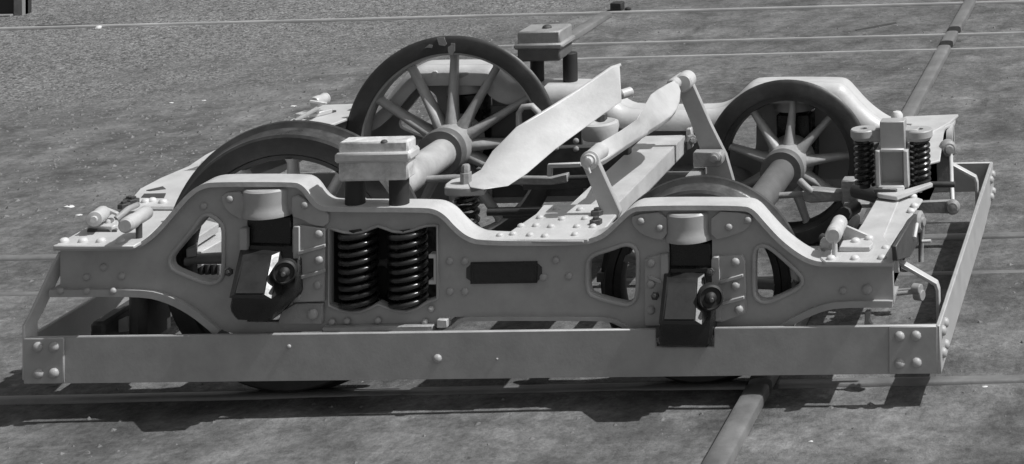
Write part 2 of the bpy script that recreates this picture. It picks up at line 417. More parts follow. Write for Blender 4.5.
# maker's plate (its lettering cannot be read in the photograph)
prism('maker_plate', PY([(471,262),(537.5,261),(537.5,282.5),(471,283.5)], YW), YW-.006, YW+.002, PLATE, near, bevel=.001)
for px in ([(466.5,268),(471,264),(471,281),(466.5,278)], [(537.5,263),(542,267),(542,277),(537.5,281)]): prism('plate_lug', PY(px, YW), YW-.003, YW+.002, DARKG, near, bevel=.001)
prism('plate_border', offset(PY([(473,263.5),(536,262.5),(536,281.5),(473,282.5)], YW), .0025), YW-.0075, YW-.004, PLATE, near, holes=[offset(PY([(473,263.5),(536,262.5),(536,281.5),(473,282.5)], YW), -.003)], bevel=.001)

# ---- spring pots over the axle boxes, wings and pedestal guides
def pot(cx, top, botm, hw, cap):
    c = uy(cx, top, -.14); b = uy(cx, botm, -.215); r = hw*(abs(uy(cx+1, top, -.14).x-c.x)); h = c.z-b.z
    return lathe('spring_pot', [(0, 0), (r*.94, 0), (r, -.006), (r*.985, -h*.5), (r, -h+.022), (r*1.05, -h+.014), (r*1.05, -h+.002), (r*.98, -h), (0, -h)], (c.x, -.132, c.z+.004), (0, 0, 1), PAINT, near, 40)
pot(270, 186.5, 221.5, 26, 0); pot(690, 210.5, 246.5, 25, 0)
def wing(px, riv, y0=YW-.013):
    o = prism('pot_wing', chaikin(PY(px, YW), 1, True), y0, YW+.004, PAINT, near, bevel=.003)
    for x, y in riv: rivet(o, uy(x, y, y0), (0, -1, 0), .0125)
wing([(633,214),(668,210),(668,240),(650,237),(637,229),(632,221)], [(641,221),(660,228)])
wing([(712,210),(749,212),(754,219),(748,228),(735,234),(712,240)], [(729,227),(748,220)])
wing([(222,192),(248,190),(248,219),(236,216),(225,206)], [(230,199)])
wing([(293,190),(318,206),(330,210),(330,226),(312,224),(300,217),(293,217)], [(305,205)])
def guide(px, riv, ribs, sgn, face=-.150):
    o = prism('pedestal_guide', PY(px, YW), YW-.014, YW+.004, PAINT, near, bevel=.003)
    for x, y in riv: rivet(o, uy(x, y, YW-.014), (0, -1, 0), .014)
    for (x0, y0, x1, y1) in ribs:
        a, b = uy(x0, y0, face-.045), uy(x1, y1, YW-.02)
        bm = bmesh.new(); s = [[(a.x, face-.045, a.z), (a.x, YW-.01, a.z), (a.x, YW-.01, a.z-.012), (a.x, face-.045, a.z-.012)], [(b.x, YW-.02, b.z), (b.x, YW-.01, b.z), (b.x, YW-.01, b.z-.012), (b.x, YW-.02, b.z-.012)]]
        R = [[bm.verts.new(p) for p in q] for q in s]
        for i in range(4): bm.faces.new((R[0][i], R[0][(i+1) % 4], R[1][(i+1) % 4], R[1][i]))
        bm.faces.new(R[0]); bm.faces.new(R[1])
        link('rib', frombm(bm, 'rib'), PAINT, o, 30, .002)
    return o
g = guide([(294,228),(301,224),(327,227.5),(326,300),(294,302)], [(319,234),(319,260),(318,285)], [(297,252,325,244),(297,277,325,269)], 1)
prism('jaw', PY([(293,226),(300,226),(300,300),(293,302)], -.19), -.193, YW, PAINT, near, bevel=.003)
prism('jaw', PY([(240,228),(247,228),(247,262),(240,262)], -.19), -.193, YW, PAINT, near, bevel=.003)
prism('tie_plate', PY([(284,309),(297,302),(325,302),(325,322),(280,322)], YW), YW-.018, YW+.004, CAST, near, bevel=.003)
rivet(near, uy(313, 314, YW-.018), (0, -1, 0), .017)
g = guide([(712,258),(720,255),(743,254),(746,260),(747,311),(740,314),(722,321),(712,321)], [(735.5,262),(735.5,285.5),(739,309.5)], [(719,281,743,274),(722,302,744,296)], 1)
prism('jaw', PY([(712,257),(719,256),(721,321),(712,322)], -.19), -.193, YW, PAINT, near, bevel=.003)
g = guide([(646,257),(664,253),(664,325),(646,325)], [(651,263),(651,284),(651,310)], [(662,281,648,275)], -1)
prism('jaw', PY([(661,254),(668,254),(668,325),(661,325)], -.19), -.193, YW, PAINT, near, bevel=.003)

# ---- axle boxes
def quadsolid(name, fr, yf, bk, yb, mt, parent, bevel=.004, deep=None):
    A = [uy(x, y, yy) for (x, y), yy in zip(fr, yf)]; B = [uy(x, y, q) for (x, y), q in zip(bk, yb if isinstance(yb, tuple) else [yb]*4)]
    return loft(name, [A, B] + ([[Vector((p.x, deep, p.z)) for p in B]] if deep else []), mt, parent, bevel, 30)
def axle_box(body, lidf, lidb, boss, br, bolts, top):
    o = prism('axle_box', PY(body, -.235), -.238, -.06, BLACK, truck, bevel=.008)
    zl, zh = uy(lidb[2][0], lidb[2][1], -.25).z, uy(lidb[0][0], lidb[0][1], -.18).z      # the front leans back towards the top
    for v in o.data.vertices:
        if v.co.y < -.2: v.co.y = -.238 + .056*max(0, min(1.1, (v.co.z-zl)/(zh-zl)))
    quadsolid('axle_box_lid', lidf, (-.216, -.216, -.304, -.304), lidb, (-.194, -.194, -.300, -.300), LEDGE, o, .001, -.17)
    inn = [(lidf[0][0]+1.5, lidf[0][1]+1.5), (lidf[1][0]-1.5, lidf[1][1]+1.5), (lidf[2][0]-1, lidf[2][1]-1.5), (lidf[3][0]+1.5, lidf[3][1]-1.5)]
    quadsolid('lid_panel', inn, (-.2185, -.2185, -.3065, -.3065), inn, (-.210, -.210, -.298, -.298), LID, o, .001)
    c = uy(boss[0], boss[1], -.255)
    ax = Vector((.35, -1, .1))
    lathe('lid_boss', [(0, -.03), (br, -.03), (br, .006), (br*.86, .012), (br*.78, .004), (br*.5, .004), (br*.42, .012), (br*.2, .018), (0, .02)], c, ax, LID, o, 28)
    lathe('boss_pin', cyl(.007, 0, .03), c+ax.normalized()*.012, ax, DARKG, o, 10)
    for x, y in bolts: rivet(o, uy(x, y, -.205), (0, -1, .3), .013, DARKG, 'bolt')
    prism('axle_box_crown', PY(top, -.165), -.168, -.05, BLACK, o, bevel=.006)
    return o
abl = axle_box([(240,249),(294,251),(296,297),(270,322),(236,320),(229,310),(231,292)],
               [(243,255),(272,255),(264.5,295),(233.5,295)], [(240,250),(280,251.5),(271.5,299),(229,298)], (284.5,272), .036, [(229.5,272)], [(247,216),(292,216),(293,255),(247,255)])
abr = axle_box([(664,272.5),(713,272.5),(712.5,328),(710.5,344),(706,347.5),(662,347.5),(658.5,342),(659,320)],
               [(667,278),(698,278),(695.5,321),(662.5,321)], [(664,273.5),(704.5,273.5),(702,325),(658.5,324)], (710.5,297.5), .039, [(655.5,296),(711,272)], [(669,242),(712,242),(713,277),(669,277)])
# journal hoods' lower sump of the right box hangs in front of the guard board
for o in (abl, abr): mirror(o, truck)

# ---- coil springs beside the left box
def coil(name, c, z0, z1, R, wr, turns, mt, parent, n=16, sec=8):
    pts = []
    N = int(turns*n)
    for i in range(N+1):
        a = 2*math.pi*i/n; f = i/N
        z = z0 + (z1-z0)*f
        pts.append((c[0]+R*math.cos(a), c[1]+R*math.sin(a), z))
    return tube(name, pts, wr, mt, parent, sec)
for cx in (355, 404.5):
    t0, b0 = uy(cx, 230, YW), uy(cx, 309, YW); YS = -.148
    coil('coil_spring', (t0.x, YS, 0), b0.z, t0.z, .0530, .0092, 9.4, SPRING, truck, 18)
    coil('inner_spring', (t0.x, YS, 0), b0.z, t0.z, .028, .008, 11, SPRING, truck, 12, 6)
    zb = uy(cx, 326, YW).z
    lathe('spring_cup', [(0, .004), (.05, .004), (.066, .004), (.068, -.002), (.054, -.012), (.05, zb-b0.z), (0, zb-b0.z)], (b0.x, -.108, b0.z-.012), (0, 0, 1), PAINT, near, 32)
prism('spring_shelf', PY([(326,324),(436,322.5),(436,329),(326,331)], YW), -.20, -.04, CAST, near, bevel=.003)  # widened inward so that it shades the ground below
box('pocket_shade', uy(326,300,-.03).x, uy(440,300,-.03).x, -.036, -.028, uy(380,330,-.03).z, uy(380,214,-.03).z, DARKG, near)  # dark sheet behind the springs stands for the shaded interior
prism('clip', PY([(429,254),(437,254),(437,284),(429,284),(429,280),(434,280),(434,258),(429,258)], YW), YW-.004, YW+.03, BRIGHT, near, bevel=.001)
for x, y in ((332,322),(347,321),(378,320.5),(431,309),(425,322)): rivet(near, uy(x, y, YW-.006), (0, -1, 0), .011)
box('slipper', uy(438,322,-.19).x, uy(448,322,-.19).x, -.20, -.12, uy(440,327,-.19).z, uy(440,319,-.19).z, PAINT2, near, .002)

# far side frame: the same casting mirrored
far = mirror(near, truck)

# ---- bearing blocks over the spring posts
def bblock(name, fx0, fx1, Yf, Yb, rows, posts, postY, mt, right=0):
    o = None
    for i, (y0, y1, ex, mt2) in enumerate(rows):
        a, b = uy(fx0-ex, y0, Yf), uy(fx1+ex, y1, Yf); e = ex*.003
        bm = bmesh.new(); add_box(bm, a.x, b.x, Yf-e, Yb+e, b.z, a.z)
        q = link(name if o is None else ('block_rim' if ex else 'block_base'), frombm(bm, name), mt2, truck if o is None else o, 35, .007 if ex else .006, )
        o = o or q
    for px, pr in posts:
        p0 = uy(px, rows[-1][1]-6, postY); p1 = uy(px, posts_bottom[name+str(postY)], postY)
        lathe('spring_post', cyl(pr, p1.z-.004, p0.z+.01), (p0.x, postY, 0), (0, 0, 1), LID, o, 20)
    return o
posts_bottom = {'bearing_block-0.145': 205, 'bearing_block1.58': 80}
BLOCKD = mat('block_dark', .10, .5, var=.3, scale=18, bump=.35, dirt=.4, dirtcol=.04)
nb = bblock('bearing_block', 338, 408, -.185, -.118, [(142.5,154,0,BLOCK), (153,161,3,PAINT2), (160,180,0,BLOCK)], [(355,.031),(399,.031)], -.145, BLOCK)
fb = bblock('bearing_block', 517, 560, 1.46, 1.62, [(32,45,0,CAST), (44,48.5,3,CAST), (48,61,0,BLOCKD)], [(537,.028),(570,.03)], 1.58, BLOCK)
for p in ((384,142.5),): rivet(nb, uz(p[0], p[1], uy(384,139,-.185).z), (0, 0, 1), .011, DARKG)
for p in ((547,28.5),): rivet(fb, uz(p[0], p[1], uy(540,32,1.46).z), (0, 0, 1), .02, DARKG)

# ---- wheels and axles
def wheel(X, far_side, rt, rf, nsp, a0, hubr, ri, rin):
    zc = rt; s = 1 if far_side else -1; yb = 1.40 if far_side else .035      # back face, inside the track
    ax = (0, s, 0); c = (X, yb, zc)
    tyre = lathe('wheel', [(ri, .006), (ri, .002), (rf-.014, 0), (rf-.004, .005), (rf, .012), (rf-.003, .021), (rt+.006, .031), (rt+.001, .037), (rt-.004, .080), (rt-.012, .088), (ri+.004, .086), (ri, .08)], c, ax, TYRE, truck, 96, True)
    me = tyre.data; me.materials.append(TREAD)
    for p in me.polygons:
        d = Vector(p.center)-Vector(c); rr = math.hypot(d.x, d.z)
        if rr > rt-.012 and .028 < d.y*s < .082: p.material_index = 1
    lathe('wheel_rim', [(rin+.003, .02), (rin+.005, .010), (ri-.001, .006), (ri-.0005, .082), (rin+.004, .082), (rin, .07), (rin-.003, .05)], c, ax, SPOKE if nsp == 12 and far_side else TYRE, tyre, 80, True)
    lathe('hub', [(.05, -.10), (hubr*.80, -.10), (hubr*.86, -.09), (hubr*.92, -.04), (hubr*.98, .0), (hubr*1.06, .03), (hubr*1.15, .085), (hubr*.9, .11), (.05, .125)], c, ax, SPOKE, tyre, 40)
    lathe('hub_ring', [(.05, -.118), (hubr*.93, -.118), (hubr*.98, -.110), (hubr*.98, -.075), (.05, -.07)], c, ax, AXLED, tyre, 40)
    # one spoke mesh shared by all
    bm = bmesh.new(); secs = []
    for f in (0, .08, .2, .5, .8, .93, 1):
        r = hubr*.95 + (rin+.006-hubr*.95)*f
        w_ = (.026 if nsp == 12 else .024) + .014*(1-f)**5 - .005*f + (.010 if f > .95 else 0); d_ = .024 + .014*(1-f) + (.008 if f > .95 else 0)
        secs.append([bm.verts.new((math.cos(t)*w_*.72, (.022+.034*f+math.sin(t)*d_*1.1)*s, r)) for t in [2*math.pi*k/10 for k in range(10)]])
    for A, B in zip(secs, secs[1:]):
        for k in range(10): bm.faces.new((A[k], A[(k+1) % 10], B[(k+1) % 10], B[k]))
    me = frombm(bm, 'spoke'); me.materials.append(SPOKE)
    for p in me.polygons: p.use_smooth = True
    for k in range(nsp):
        o = bpy.data.objects.new('spoke', me); COL.objects.link(o)
        o.matrix_basis = Matrix.Translation(c) @ Matrix.Rotation(rad(a0)+2*math.pi*k/nsp, 4, 'Y'); attach(o, tyre)
    return tyre
XL = -.014
RT1, RT2, WB = .415, .310, 1.3467
WL = wheel(XL, True, RT1, .44, 12, 0, .096, .372, .357); wheel(.006, False, RT1, .44, 12, 2, .096, .345, .328)
wheel(WB, True, RT2, .335, 9, 5, .086, .272, .246); wheel(WB, False, RT2, .335, 9, 12, .086, .272, .246)
lathe('axle', [(.05, -.20), (.05, -.09), (.060, -.05), (.060, .45), (.062, .46), (.062, .98), (.059, .99), (.059, 1.49), (.05, 1.52), (.05, 1.635)], (-.006, 0, RT1), (0, 1, 0), AXLE, truck, 32)
lathe('axle', [(.045, -.20), (.045, -.09), (.053, -.05), (.053, 1.49), (.045, 1.52), (.045, 1.635)], (WB, 0, RT2), (0, 1, 0), AXLED, truck, 32)
# pale scuffed paint on the top of the far driving wheel's tyre
def scuff(pts):
    prism('paint_scuff', [(lambda p: (p.x, p.z))(uy(x, y, 1.40)) for x, y in pts], 1.3985, 1.4015, CAST, WL, bevel=0)
scuff([(448,51),(448,47),(451,45),(451,43),(455,43.5),(455,51),(452,55),(449,54)]); scuff([(437,38),(444,37),(447,44),(445,46),(439,45)]); scuff([(424,48.5),(429,44.5),(433,45),(432,48),(427,47.5)])

def rod(pts, r, mt=CAST, name='pull_rod'): return tube(name, pts, r, mt, truck, 8)
# ---- guard boards round the truck
YG = -.215
GX0, GX1 = uy(24, 360, YG).x, uy(940, 350, YG).x
gb = PY([(24,337.5),(656,329),(656,347),(714,347),(714,328.2),(940,325),(940,373.5),(24,384)], YG)
gn = prism('guard_board', gb, YG, YG+.014, PAINT, truck, bevel=.003)
for px in ([(24.5,337.8),(65,337),(65,383),(24.5,383.5)], [(889,326),(938,325.3),(938,373),(889,373.6)]):
    cp = prism('corner_plate', PY(px, YG), YG-.007, YG+.001, PAINT, gn, bevel=.003)
for x, y in ((38,347),(54,346.7),(38.5,373.5),(54,373),(899.5,336.4),(916,335.8),(899.5,363.5),(916.5,362.8)): rivet(gn, uy(x, y, YG-.007), (0, -1, 0), .0165)
for x, y, r in ((437.5,358.5,.014),(289,346.5,.007),(497,359,.004)): rivet(gn, uy(x, y, YG), (0, -1, 0), r)
zt, zb = uy(940, 325, YG).z, uy(938, 373.5, YG).z
ztl, zbl = uy(24, 337.5, YG).z, uy(24, 384, YG).z
YB = 1.66
ge = prism('guard_end', [(YG-.006, zt+.001), (YB, zt+.001), (YB, zb+.03), (1.2, zb+.002), (YG-.006, zb)], GX1-.012, GX1+.003, PAINT, truck, 'X', bevel=.003)
for y0 in (YG+.05, YG+.12, YB-.05, YB-.13):
    for z in (zt-.035, zb+.045): rivet(ge, (GX1+.003, y0, z), (1, 0, 0), .0165)
gl = prism('guard_end', [(YG, ztl-.002), (YB, ztl-.002), (YB, zbl), (YG, zbl)], GX0-.002, GX0+.012, PAINT, truck, 'X', bevel=.003)
prism('guard_board', [(GX0, ztl), (GX1, zt), (GX1, zb+.03), (GX0, zbl)], YB, YB+.014, PAINT, truck, bevel=.003)
# hanger straps from the frame ends to the guard ends
def flat(name, pts, wd, th, mt, parent, wdir=(0, 1, 0)):
    pts = [Vector(p) for p in pts]; W = Vector(wdir); secs = []
    for i, p in enumerate(pts):
        t1 = (p-pts[i-1]).normalized() if i else (pts[1]-p).normalized(); t2 = (pts[i+1]-p).normalized() if i < len(pts)-1 else t1
        t = (t1+t2).normalized(); n = t.cross(W).normalized()*th/2/max(.5, t.dot(t1)); ww = W*wd/2
        secs.append([p+ww+n, p-ww+n, p-ww-n, p+ww-n])
    return loft(name, secs, mt, parent, .002)
for (x0, y0, x1, y1, Y) in ((893, 258, 936, 283, .085), (950, 163.5, 975, 177, 1.35)):
    a, b = uy(x0, y0, Y), uy(x1, y1, Y)
    flat('guard_hanger', [a+Vector((-.03, 0, .012)), a, b, Vector((b.x+.006, Y, b.z-.02)), Vector((b.x+.006, Y, zb+.01))], .036, .012, PAINT2, truck)
p0 = ux(58, 262, -.69); 
st = flat('guard_hanger', [(-.66, -.15, .50), (-.685, -.15, .455), (-.735, -.188, .318), (-.748, -.196, .29), (-.748, -.196, .12)], .042, .012, PAINT2, truck, (.55, .84, 0))

# ---- end beams (left and right), each half mirrored about the middle of the truck
def slab(name, px, Z, th, mt, parent, bevel=.003, it=0):
    q = PZ(px, Z); q = chaikin(q, it, True) if it else q
    return prism(name, q, Z-th, Z, mt, parent, 'Z', bevel=bevel)
ZR = uy(870, 262, YF).z; ZL = uy(80, 246, YF).z
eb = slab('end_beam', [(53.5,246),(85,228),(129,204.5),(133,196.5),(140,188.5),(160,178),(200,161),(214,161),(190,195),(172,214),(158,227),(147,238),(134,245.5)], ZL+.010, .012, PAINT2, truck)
for x, y in ((64,241.5),(83,241.5),(101,241.5),(120,241.5),(145.5,202),(163,202.5),(152,201)): rivet(eb, uz(x, y, ZL+.010), (0, 0, 1), .015, BRIGHT)
slab('slot_shade', [(141,197),(144,193.5),(166,193),(164,197.5)], ZL+.0125, .006, DARKG, eb, .001); slab('slot_shade', [(146,190),(163,186),(166,188.5),(150,190.5)], ZL+.0125, .006, DARKG, eb, .001)  # dark slabs on the plate stand for the shade inside its slots
slab('lap_edge', [(150,209),(150,206.5),(175,206.5),(173,209)], ZL+.016, .005, CAST, eb, .001)
prism('beam_web', [(-.09, ZL), (1.52, ZL), (1.52, ZL-.16), (-.09, ZL-.16)], -.645, -.630, PAINT, eb, 'X')
mirror(eb, truck)
er = slab('end_beam', [(820,257.5),(825,250.5),(845,249),(850,240),(862,223.5),(878,196),(890,170),(912,170),(899,200),(884,236),(893,249),(894,262),(825,262)], ZR+.010, .012, PAINT2, truck)
for x, y in ((831,259),(855,259),(882,258.5)): rivet(er, uz(x, y, ZR+.010), (0, 0, 1), .015, BRIGHT)
slab('beam_flange', [(882,238),(898,201),(903,193),(923,199),(918,206),(890,246)], ZR+.006, .010, PAINT2, er)
for x, y in ((913,197),(918,191),(911,212),(914.5,206.5),(886,249)): rivet(er, uz(x, y, ZR+.006), (.3, 0, 1), .0155, BRIGHT)
XB = 2.0
prism('beam_web', [(-.09, ZR-.004), (1.52, ZR-.004), (1.52, ZR-.13), (-.09, ZR-.13)], XB-.03, XB-.02, PAINT, er, 'X')
prism('beam_web', [(-.09, ZR), (1.52, ZR), (1.52, ZR-.12), (-.09, ZR-.12)], 1.853, 1.865, PAINT, er, 'X')
er2 = mirror(er, truck)
br = prism('pull_bracket', PX([(893,246),(909,219),(914,214),(921,215),(924,222),(921,234),(907,257),(894,261)], 2.015), 2.01, 2.026, DARKG, er, 'X')
c = ux(918.5, 221.5, 2.027)
lathe('bracket_boss', [(0, -.01), (.036, -.01), (.036, .006), (.026, .014), (.016, .014), (.014, .022), (0, .024)], c, (1, -.25, 0), CAST, er, 20)
BR = 2.03
rod([c+Vector((.012, 0, -.01)), ux(921, 250, BR), ux(921, 262, BR)], .009)
rod([ux(917, 224, BR), ux(914.5, 238, BR)], .006, BRIGHT, 'split_pin')
rod([uy(922, 241.5, c.y), uy(931, 241, c.y)], .006, BRIGHT, 'pin')
# tie rods with nuts at the near end of the guard
rod([uy(893, 294, -.08), uy(919, 291.5, -.08)], .007, CAST); rod([uy(893, 291, -.05), uy(917, 289, -.05)], .006, CAST)
for x, y in ((917,289),(919,295)):
    lathe('nut', cyl(.017, -.015, .015), uy(x, y, -.08), (.9, -.4, 0), CAST, truck, 12)
# far pull bracket, rods and levers seen past the spring post
fbk = prism('pull_bracket', PY([(926,168),(930,157),(943,146),(948,143.5),(953,145),(954.5,150),(952,158),(950,191),(927,193)], 1.17), 1.16, 1.18, CAST, truck)
cf = uy(948.5, 149, 1.155)
lathe('bracket_boss', [(0, -.03), (.032, -.03), (.032, .004), (.024, .012), (.018, .012), (.015, .022), (0, .024)], cf, (.3, -1, 0), CAST, fbk, 20)
rod([uy(950.5, 152, cf.y), uy(951.5, 182, cf.y-.05), uy(952.5, 200, cf.y-.1)], .009, BRIGHT)
rod([uy(900, 187, .75), uy(915, 184.5, .75), uy(955, 184.5, .75)], .011, DARKG)
lv = prism('brake_lever', PY([(897,202),(950,199.5),(957,201),(959,207),(955,212),(948,212),(899,210.5)], .62), .60, .625, CAST, truck)
lathe('lever_boss', [(0, 0), (.026, 0), (.026, .012), (.018, .02), (.01, .02), (0, .024)], uy(953, 206.5, .60), (0, -1, 0), CAST, lv, 18)
rod([uy(905, 187, .66), uy(911, 199, .64)], .010)

# ---- spring post on the right end beam
YP = .62
def bx(px0, py0, px1, py1, Yf, dep, name, mt, parent, bevel=.003):
    a, b = uy(px0, py0, Yf), uy(px1, py1, Yf); return box(name, a.x, b.x, Yf, Yf+dep, b.z, a.z, mt, parent, bevel)
sp = bx(879.5, 122, 905, 150, YP, .06, 'spring_bracket', PAINT, truck)
bx(875, 151, 880.5, 188, YP-.012, .13, 'post_flange', PAINT2, sp); bx(903, 151, 908.5, 188, YP-.012, .13, 'post_flange', PAINT2, sp)
bx(880, 149.5, 904, 152, YP-.012, .13, 'post_flange', PAINT2, sp); bx(880, 151, 904, 188, YP+.03, .08, 'post_web', PAINT, sp)
bx(878, 186.5, 904, 190, YP-.02, .06, 'post_foot', PAINT2, sp)
slab('spring_tray', [(873,188),(878,194),(897,196.5),(933,183),(931,181.5),(897,191.5),(881,190)], .452, .014, PAINT2, sp)
prism('tray_lip', PY([(873,189),(897,189),(897,199),(877,198)], .47), .465, .48, DARKG, sp)
lathe('cap_nut', [(0, .02), (.014, .016), (.022, .004), (.022, -.006), (0, -.006)], uz(897, 116, uy(892, 122, YP).z+.002), (0, 0, 1), BRIGHT, sp, 14)
for ex, eyy in ((863.5, 129.5), (919.5, 130)):
    e = uy(ex, eyy, YP+.06)
    lathe('spring_ear', [(.014, .004), (.044, .004), (.047, 0), (.047, -.022), (.038, -.034), (.014, -.036)], e, (0, 0, 1), PAINT, sp, 28, True)
    z0 = uy(ex, 185, YP+.06).z
    coil('coil_spring', (e.x, e.y, 0), z0, e.z-.034, .031, .0075, 8, SPRING, truck, 14, 7)
    lathe('spring_guide', cyl(.02, z0-.01, e.z-.02), (e.x, e.y, 0), (0, 0, 1), DARKG, sp, 14)
bx(866, 130, 882, 142, YP+.03, .06, 'ear_arm', PAINT, sp); bx(904, 130, 918, 142, YP+.03, .06, 'ear_arm', PAINT, sp)
ft = slab('gusset_plate', [(905,125),(948,121),(951,124),(926,137),(906,137)], uy(950, 122.5, 1.60).z+.012, .012, PAINT2, truck)

# ---- transom across the middle
ZT = .503
tr = box('transom', .760, .928, -.09, 1.455, .355, .425, PAINT2, truck, .005)
cpl = slab('cover_plate', [(497,240),(536,213.5),(543,205),(570,204.5),(613,204),(620,210),(603,231),(588,239)], ZT+.010, .012, PAINT2, truck)
prism('transom_riser', [(.77, .495), (.95, .495), (.95, .42), (.77, .42)], .15, .17, PAINT2, tr); slab('cover_plate_edge', [(492,241.2),(496,238),(586,237.5),(583,241.2)], ZT+.006, .006, PAINT, cpl, .001)
for x, y in ((500,236),(513,234.5),(530,235.5),(545,236.5),(521,226.5),(536,226),(551,227),(562,219.5),(577,227),(575,235),(540,218),(556,209),(585,219),(593,227),(580,210)): rivet(cpl, uz(x, y, ZT+.010), (0, 0, 1), .0125, PAINT2)
for x, y in ((597,215),(596,224)): rivet(cpl, uz(x, y, ZT+.010), (0, 0, 1), .02, DARKG, 'bolt')
ec = prism('transom_end', PY([(687,128),(692,127),(694,140),(693,147),(688,149)], 1.46), 1.44, 1.47, PAINT2, truck)
rivet(ec, uy(691, 139, 1.438), (.6, -1, 0), .022, CAST, 'bolt')
# underside stretcher going back to the far frame
flat('stretcher', [(1.03, .0, .33), (1.03, 1.3, .33)], .05, .03, CAST, truck, (1, 0, 0))

# ---- rocker on its two pins with swing links
YN, YFAR, ZP = .11, 1.325, uy(590, 160, .11).z
RK = [((587,153),(597,163.5),.70,.678),((599,142.5),(608,158),.70,.658),((621,129.8),(627,145),.70,.638),((637,119),(649,130.5),.70,.620),((648.5,98.5),(665,120.5),.70,.607),
      ((651,94),(672,115.5),.70,.607),((657,89.5),(677,109),.70,.615),((668,83),(680,101),.70,.635),((677,78.5),(681,90),.70,.665)]
secs = []
for p, q, z1, z2 in RK:
    A, B = uz(*p, z1), uz(*q, z2); o_ = Vector((-.012, .004, -.022)); secs.append([A, A.lerp(B, .5), B, B+o_, A.lerp(B, .5)+o_, A+o_])
rk = loft('rocker', secs, PAINT2, truck, .003, 50)
lathe('rocker_boss', cyl(.029, -.012, .12, .006), (uy(590,160,YN).x, YN, ZP), (0, 1, 0), PAINT2, rk, 24)
lathe('rocker_boss', cyl(.0245, -.13, .0, .005), (uy(683,78,YFAR).x, YFAR, ZP), (.08, 1, 0), PAINT2, rk, 24)
l1 = prism('swing_link', PY([(583,163),(583,156),(588,151.5),(594,152),(598.5,157),(600.5,163.5),(622,211),(618,220),(607,224),(589,177)], YN-.03), YN-.045, YN-.02, PAINT, truck, bevel=.003)
q = uy(590, 160, YN-.045)
lathe('pin', [(0, 0), (.031, 0), (.031, .006), (.024, .008), (.022, .014), (.016, .014), (.014, .028), (0, .03)], q, (0, -1, 0), PAINT2, l1, 22)
tube('split_pin', [q+Vector((-.004, -.022, .018)), q+Vector((.002, -.024, -.02)), q+Vector((.008, -.024, -.036))], .004, BRIGHT, l1, 6)
l2 = prism('swing_link', PY([(679,92),(683,80),(688,76.5),(692.5,79),(695,86),(712,124),(727,154),(734.5,180),(734,192),(700,192),(706,168),(703,155),(692,123)], YFAR-.04), YFAR-.055, YFAR-.03, PAINT, truck, bevel=.003)
lathe('pin', cyl(.036, -.06, .02, .006), uy(686.5, 80, YFAR-.03), (0, 1, 0), PAINT2, l2, 22)
bkt = prism('link_bracket', PY([(694,151),(721,151),(724,155),(723,163),(719,166),(694,166)], YFAR-.10), YFAR-.12, YFAR-.07, CAST, truck, bevel=.004)
lathe('bracket_pin', [(0, 0), (.022, 0), (.022, .01), (.014, .014), (.014, .024), (0, .026)], uy(715, 157.5, YFAR-.12), (0, -1, 0), CAST, bkt, 18)

# ---- the broad radius arm with its bolted eye
Tp = [(481,169.5),(492.5,151),(516,128),(553,106),(579,89.5),(611,67.5),(619.5,64.5)]; TY = [.32,.41,.50,.63,.73,.83,.85]
Bp = [(484,189),(508,186),(527,173.5),(555,149.5),(579,132),(602.5,115),(621.5,101.5)]; BY = [.09,.21,.335,.47,.57,.66,.71]
secs = []
ze = uy(465, 186, .15).z
for dz in (0,):
    A, B = uz(466, 178, ze+.003), uz(470, 187, ze+.003); M = (A+B)/2; o_ = Vector((0, 0, -.02)); secs.append([A, M, B, B+o_, M+o_, A+o_])
for (p, y1), (q2, y2) in zip(zip(Tp, TY), zip(Bp, BY)):
    A, B = uy(*p, y1), uy(*q2, y2); n = Vector((0, 0, 1)); 
    M = (A+B)/2
    o_ = Vector((-.008, .030, -.006)); secs.append([A, M+Vector((0, -.004, .004)), B, B+o_, M+o_, A+o_])
arm = loft('radius_arm', secs, PAINT2, truck, .002, 50)
ze = uy(465, 186, .15).z
tube('arm_edge', [uy(*p, y)+Vector((.002, .008, -.004)) for p, y in zip(Tp, TY)], .009, PAINT2, arm, 8, [.002, .004, .007, .009, .009, .009, .008])
eye = slab('arm_eye', [(444.5,187),(445.5,183.5),(451,179.5),(462,176.8),(474,176),(481,172),(488,181),(484,187),(476,187.8),(461,188.2),(448,187.8)], ze, .028, PAINT2, arm, .003)
ctr = uz(466, 183, ze)
lathe('eye_bolt', [(.02, 0), (.02, .035), (.015, .036), (.015, .055), (.011, .062), (0, .064)], ctr, (0, 0, 1), CAST, arm, 8)
lathe('arm_stub', cyl(.018, 0, .05, .006), uy(620, 95, .78), (.7, .7, .1), PAINT2, arm, 18)
coil('eye_spring', (ctr.x, ctr.y, 0), ze-.18, ze-.03, .036, .009, 5.5, SPRING, truck, 14, 7)
lathe('spring_seat', cyl(.055, ze-.20, ze-.18), (ctr.x, ctr.y, 0), (0, 0, 1), DARKG, truck, 20)
# cup that takes the far end of the arm
zc = .50
cup = lathe('arm_seat', [(0, .0), (.03, 0), (.06, .012), (.072, .006), (.075, -.01), (.066, -.055), (0, -.055)], uz(600, 124, zc), (0, 0, 1), PAINT2, truck, 28)
lathe('seat_nut', cyl(.022, 0, .03), uz(602, 121, zc), (0, 0, 1), DARKG, cup, 8)
# dark gear between the seat and the far wheel
for y_, z_ in ((.95, .28), (1.12, .22)): rod([(.30, y_, z_), (1.20, y_, z_)], .016, DARKG)
bg_ = box('axle_stay', .36, .78, 1.16, 1.20, .30, .46, DARKG, truck)
for x, y in ((576,141),(576,149),(556,148)): rivet(bg_, uy(x, y, 1.16), (0, -1, 0), .012, CAST)

